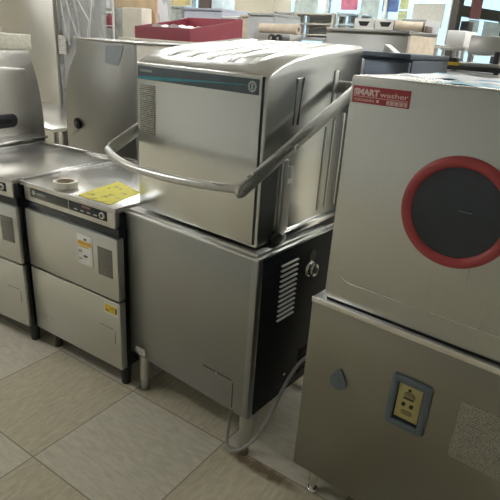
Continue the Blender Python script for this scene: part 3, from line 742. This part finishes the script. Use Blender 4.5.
for j in range(10):
    for i in range(12): mb.bm.faces.new((V[j][i], V[j][i + 1], V[j + 1][i + 1], V[j + 1][i]))
g = bmesh.ops.extrude_face_region(mb.bm, geom=list(mb.bm.faces)); bmesh.ops.translate(mb.bm, verts=[v for v in g['geom'] if isinstance(v, bmesh.types.BMVert)], vec=(0, 0, -.06))
o = mb.build('paper_bundle', M['white']); o.location = (-1.345, 1.40, 1.4015); tag(o, 'crumpled white paper bundle lying in the red tray', 'paper')

# far row along y = 3
t = thing('white_divider', 'off-white upright divider on feet standing left of the red tray', 'divider', (-1.858, 1.62, 0))
MB().box(-.113, .113, -.05, .05, .06, 1.605, .006).build('panel', M['cream'], t)
for x in (-.09, .09): MB().box(x - .015, x + .015, -.07, .07, 0, .06, .004).build('foot', M['steel_dark'], t)
o = MB().box(-2.22, -1.74, 1.70, 1.73, 0, 1.80, .004).build('wood_board', M['wood']); tag(o, 'tan wooden board standing behind the off-white divider', 'board')
t = thing('stand_pole', 'thin white pole standing between the wrapped refrigerator and off-white divider', 'pole', (-2.032, 1.535, 0))
MB().cyl((0, 0, .015), (0, 0, 1), .009, 1.75, n=16).build('shaft', M['white'], t); MB().cyl((0, 0, 0), (0, 0, 1), .038, .0155, n=28, bev=.004).build('base', M['white'], t)
t = thing('fire_extinguisher', 'small red fire extinguisher hanging on the grey board beside the white pole', 'extinguisher', (-2.110, 1.560, 1.455))
mb = MB(); mb.cyl((0, 0, 0), (0, 0, 1), .025, .085, n=28, bev=.006); mb.cyl((0, 0, .083), (0, 0, 1), .024, .022, r2=.009, n=28); mb.build('cylinder', M['red_paint'], t)
MB().box(-.040, .022, -.007, .007, .105, .120, .002).build('lever', M['white'], t)
MB().box(-.0262, .0262, -.0262, .0262, .012, .020, .001).build('band', M['white'], t)
MB().box(-.012, .012, .022, .0405, .03, .06).build('wall_bracket', M['black'], t)
o = MB().box(-2.215, -1.975, 1.60, 1.63, 0, 1.60, .004).build('grey_board', M['mesh_grey']); tag(o, 'grey-green board carrying the small fire extinguisher', 'board')
cabinet('grey_cabinet', 'tall grey-green panelled cabinet standing behind the red tray', 'cabinet', -3.40, -2.80, 3.0, 3.5, 1.72, M['mesh_grey'])
cabinet('lilac_cabinet', 'pale lilac-grey cabinet standing right of the grey-green cabinet', 'cabinet', -2.785, -2.27, 3.02, 3.5, 1.705, M['lilac'])
o = MB().box(-2.66, -2.50, 3.1, 3.35, 1.706, 1.86, .004).build('brown_box', M['brown']); tag(o, 'small dark brown box on top of the lilac-grey cabinet', 'box')
o = MB().box(-2.47, -2.33, 3.1, 3.3, 1.706, 1.80, .004).build('white_carton', M['pale_poster']); tag(o, 'small pale blue carton on top of the lilac-grey cabinet', 'box')
cabinet('white_unit', 'low white unit with a blue label between lilac-grey and plain grey cabinets', 'cabinet', -2.255, -2.03, 3.02, 3.5, 1.64, M['white'])
cabinet('tan_cabinet', 'narrow beige cabinet left of the plain grey cabinet', 'cabinet', -2.02, -1.915, 3.03, 3.5, 1.655, M['kraft'])
cabinet('grey_locker', 'plain light grey cabinet standing behind the hood roof', 'cabinet', -1.905, -1.60, 3.0, 3.45, 1.675, M['grey_box'])

# long worktable with rolled and boxed goods
t = thing('display_bench', 'long steel bench behind the hood roof carrying rolls and small racks', 'table', (-1.05, 2.75, 0))
MB().box(-.52, .52, -.30, .30, 1.40, 1.43, .004).build('tabletop', M['steel_top'], t)
MB().box(-.50, .50, -.27, .27, .5, .52, .004).build('undershelf', M['steel_h'], t)
for x in (-.48, .48):
    for y in (-.26, .26): MB().cyl((x, y, 0), (0, 0, 1), .018, 1.401, n=14).build('leg', M['steel_dark'], t)
o = MB().box(-1.51, -1.12, 2.60, 2.78, 1.4305, 1.50, .006).build('steel_tray', M['steel_dark']); tag(o, 'low dark steel tray on the bench under the beige roll', 'tray')
t = thing('paper_roll', 'long beige paper roll lying on the low steel tray', 'roll', (-1.50, 2.69, 1.539))
MB().cyl((0, 0, 0), (1, 0, 0), .038, .40, n=28, bev=.004).build('paper_wind', M['kraft'], t); MB().cyl((.398, 0, 0), (1, 0, 0), .016, .006, n=18).build('core', M['brown'], t)
for k, (x, lab) in enumerate(((-1.24, 'black wheel at the left of the pair in front of the low steel tray'), (-1.17, 'black wheel at the right of the pair in front of the low steel tray'))):
    t = thing('caster_wheel', lab, 'wheel', (x, 2.50, 1.462), 0, 'black wheels on the bench')
    MB().cyl((0, 0, 0), (0, 1, 0), .032, .03, n=28, bev=.006).build('tyre', M['black'], t); MB().cyl((0, -.002, 0), (0, 1, 0), .012, .034, n=18).build('hub', M['steel_dark'], t)
# wire racks
def wire_rack(x0, x1, y, z, h, label, mat):
    t = thing('wire_rack', label, 'rack', ((x0 + x1) / 2, y, z), 0, 'small racks on the far bench')
    a = (x1 - x0) / 2
    for s in (-a + .012, a - .012):
        for q in (-.12, .12): MB().box(s - .012, s + .012, q - .012, q + .012, 0, h).build('post', mat, t)
    for zz in (.02, h * .52, h - .02): MB().box(-a, a, -.13, .13, zz, zz + .014, .002).build('shelf', mat, t)
    MB().box(-a + .026, a - .026, .1305, .136, .0, h).build('back_panel', M['grey_box'], t)
    for k in range(3):
        MB().tube([(-a + .02, .115, h * (.1 + .25 * k)), (a - .02, .115, h * (.35 + .25 * k))], .007, n=6, smooth=0).build('brace', mat, t)
    return t
t = thing('far_bench', 'steel bench behind the paper roll carrying racks, crates and cartons', 'table', (-1.30, 4.0, 0))
MB().box(-.95, 1.05, -.35, .35, 1.47, 1.50, .004).build('tabletop', M['alu_light'], t)
for x in (-.9, 1.0):
    for y in (-.30, .30): MB().cyl((x, y, 0), (0, 0, 1), .02, 1.472, n=14).build('leg', M['steel_dark'], t)
wire_rack(-2.20, -1.96, 3.95, 1.5, .24, 'dark braced rack at the left end of the far bench', M['steel_dark'])
wire_rack(-1.93, -1.45, 3.95, 1.5, .24, 'wide pale braced rack beside the dark one on the far bench', M['cream'])
wire_rack(-1.42, -1.15, 3.95, 1.5, .25, 'bluish braced rack left of the white crates on the far bench', M['pale_poster'])
for x, lab in ((-1.02, 'white crate with dark handle hole, left of the pair on the far bench'), (-.80, 'white crate with dark handle hole, right of the pair on the far bench')):
    t = thing('storage_crate', lab, 'crate', (x, 3.78, 1.50), 0, 'white crates on the far bench')
    mb = MB(); mb.box(-.10, .10, -.12, -.108, 0, .19, .003); mb.box(-.10, .10, .108, .12, 0, .19, .003); mb.box(-.10, -.09, -.108, .108, 0, .19); mb.box(.09, .10, -.108, .108, 0, .19); mb.box(-.09, .09, -.108, .108, 0, .012)
    mb.build('bin', M['white'], t)
    MB().prism([(-.06, .165), (.06, .165), (.035, .125), (-.035, .125)], -.1225, -.1195, 'y').build('handle_hole', M['black'], t)
    MB().box(-.07, .07, -.1222, -.1198, .07, .085).build('lettering_strip', M['grey_box'], t)
o = MB().box(-.685, -.45, 3.75, 4.1, 1.5005, 1.70, .004).build('grey_carton', M['grey_box']); tag(o, 'plain grey carton right of the white crates', 'box')
o = MB().box(-1.72, -1.20, 5.2, 5.6, 1.02, 1.83, .006).build('grey_panel_box', M['grey_box']); tag(o, 'wide grey box rising above the racks in front of the shop window', 'box')
o = MB().box(-2.25, -1.75, 5.2, 5.6, .9, 1.70, .006).build('beige_carton', M['kraft']); tag(o, 'beige carton stacked beside the wide grey box', 'box')
for nm, x0, x1, z in (('plinth', -2.3, -1.15, .9),):
    cabinet('display_plinth', 'plain cabinet under the beige carton near the shop window', 'cabinet', x0, x1, 5.1, 5.7, z, M['cream'])
bpy.data.objects['grey_panel_box'].location.z = -.119

# big grey cabinet with the cardboard roll on top
cabinet('wide_steel_cabinet', 'wide steel cabinet carrying the brown roll with a dark end', 'cabinet', -.42, .156, 2.0, 2.44, 1.545, M['steel_panel'], side=M['kraft'])
t = thing('cardboard_roll', 'brown cardboard roll with a dark end on the wide steel cabinet', 'roll', (.02, 2.07, 1.5725))
MB().cyl((0, 0, 0), (.93, .36, 0), .027, .18, n=28, bev=.002).build('tube', M['kraft'], t)
MB().cyl((-.0045, -.0017, 0), (.93, .36, 0), .028, .006, n=28).build('end_cap', M['black'], t); MB().cyl((.155, .060, 0), (.93, .36, 0), .0285, .012, n=28).build('collar', M['brown'], t)
o = MB().box(.13, .20, 2.24, 2.34, 1.5455, 1.585, .006).build('dark_box', M['brown']); o.location = (-.05, .03, 0); tag(o, 'small dark box beside the brown roll on the wide steel cabinet', 'box')
o = MB().prism([(0, 0), (.05, 0), (.004, .028)], 0, .05, 'y').build('folded_card', M['white']); o.location = (.57, .80, 1.4252); tag(o, 'folded white card on top of the dark blue-grey steel cabinet', 'paper')

# counter machines at the right
cabinet('steel_counter', 'steel counter behind the porthole washer carrying the press grill', 'cabinet', .40, 1.10, 1.42, 2.10, 1.355, M['steel'])
t = thing('press_grill', 'steel press grill with raised lid and black base behind the porthole washer', 'grill', (.675, 1.60, 1.3555), 0)
MB().box(-.145, .165, -.12, .12, .008, .030, .004).build('base', M['black'], t)
MB().box(-.13, .15, -.10, .10, .03, .045, .003).build('plate', M['steel_dark'], t)
MB().box(-.10, -.045, -.115, -.07, .03, .062, .004).build('control_box', M['black'], t)
MB().box(-.098, -.03, -.1195, -.114, .028, .043).build('rating_label', M['yel_ink'], t)['label'] = 'yellow label'
MB().box(-.05, .115, .02, .075, .085, .172, .006, M=Matrix.Rotation(-.10, 4, 'X')).build('lid', M['steel_dark'], t)
for x in (-.035, .10): MB().box(x - .01, x + .01, .03, .05, .04, .10, .003).build('hinge_post', M['steel_dark'], t)
MB().box(.10, .125, -.05, -.02, .04, .10, .004).build('lever', M['black'], t)
for x in (-.12, .14):
    for y in (-.1, .1): MB().cyl((x, y, 0), (0, 0, 1), .012, .009, n=12).build('foot', M['black'], t)
t = thing('counter_machine', 'pale boxy counter machine on short legs left of the press grill', 'appliance', (.485, 1.95, 1.3555))
MB().box(-.055, .045, -.10, .10, .115, .195, .006).build('housing', M['white'], t)
MB().box(-.075, .06, -.11, .11, .095, .1145, .004).build('shelf', M['steel'], t)
for x in (-.06, .045):
    for y in (-.09, .09): MB().cyl((x, y, 0), (0, 0, 1), .010, .096, n=12).build('leg', M['steel_dark'], t)
MB().box(-.01, .035, -.05, .03, .1955, .245, .004).build('control_head', M['black'], t)

# posters on the shop window, sign on the entrance beam
for nm, x0, x1, z0, z1, mt, lab in (
    ('pink_poster', -4.40, -4.02, 2.12, 2.45, 'pink_poster', 'pink poster on the shop window'),
    ('blue_poster', -3.48, -3.15, 2.10, 2.50, 'blue_poster', 'blue poster on the shop window above the racks'),
    ('lime_poster', -3.13, -2.95, 2.15, 2.45, 'lime_poster', 'yellow-green poster, upper of the two on the shop window'),
    ('lime_poster', -3.13, -2.95, 1.90, 2.12, 'lime_poster', 'yellow-green poster, lower of the two on the shop window'),
    ('white_poster', -2.85, -2.25, 1.85, 2.25, 'white', 'large white poster beside the dark entrance post'),
    ('white_poster', -3.95, -3.55, 1.95, 2.40, 'pale_poster', 'tall pale poster between the pink and blue posters'),
    ('blue_poster', -5.55, -4.95, 2.0, 2.55, 'pale_poster', 'pale blue poster at the left end of the shop window')):
    o = MB().box(x0, x1, 9.0395, 9.0455, z0, z1).build(nm, M[mt]); tag(o, lab, 'poster')
for x0, x1, z0, z1, lab in ((.34, .70, 1.55, 2.03, 'plain pale notice hanging below the maroon sign'), (.85, 1.45, 1.45, 2.03, 'mottled pale blue notice at the right end of the entrance window')):
    o = MB().box(x0, x1, -.05, -.046, z0, z1).build('pale_notice', M['pale_poster']); o.location = (-2.03, 9.05, 0); o.rotation_euler = (0, 0, math.radians(74.7)); tag(o, lab, 'poster')
o = MB().box(.30, .62, -.09, -.06, 2.04, 2.42, .004).build('hanging_sign', M['maroon']); o.location = (-2.03, 9.05, 0); o.rotation_euler = (0, 0, math.radians(74.7)); tag(o, 'maroon sign fixed on the dark entrance beam', 'sign')
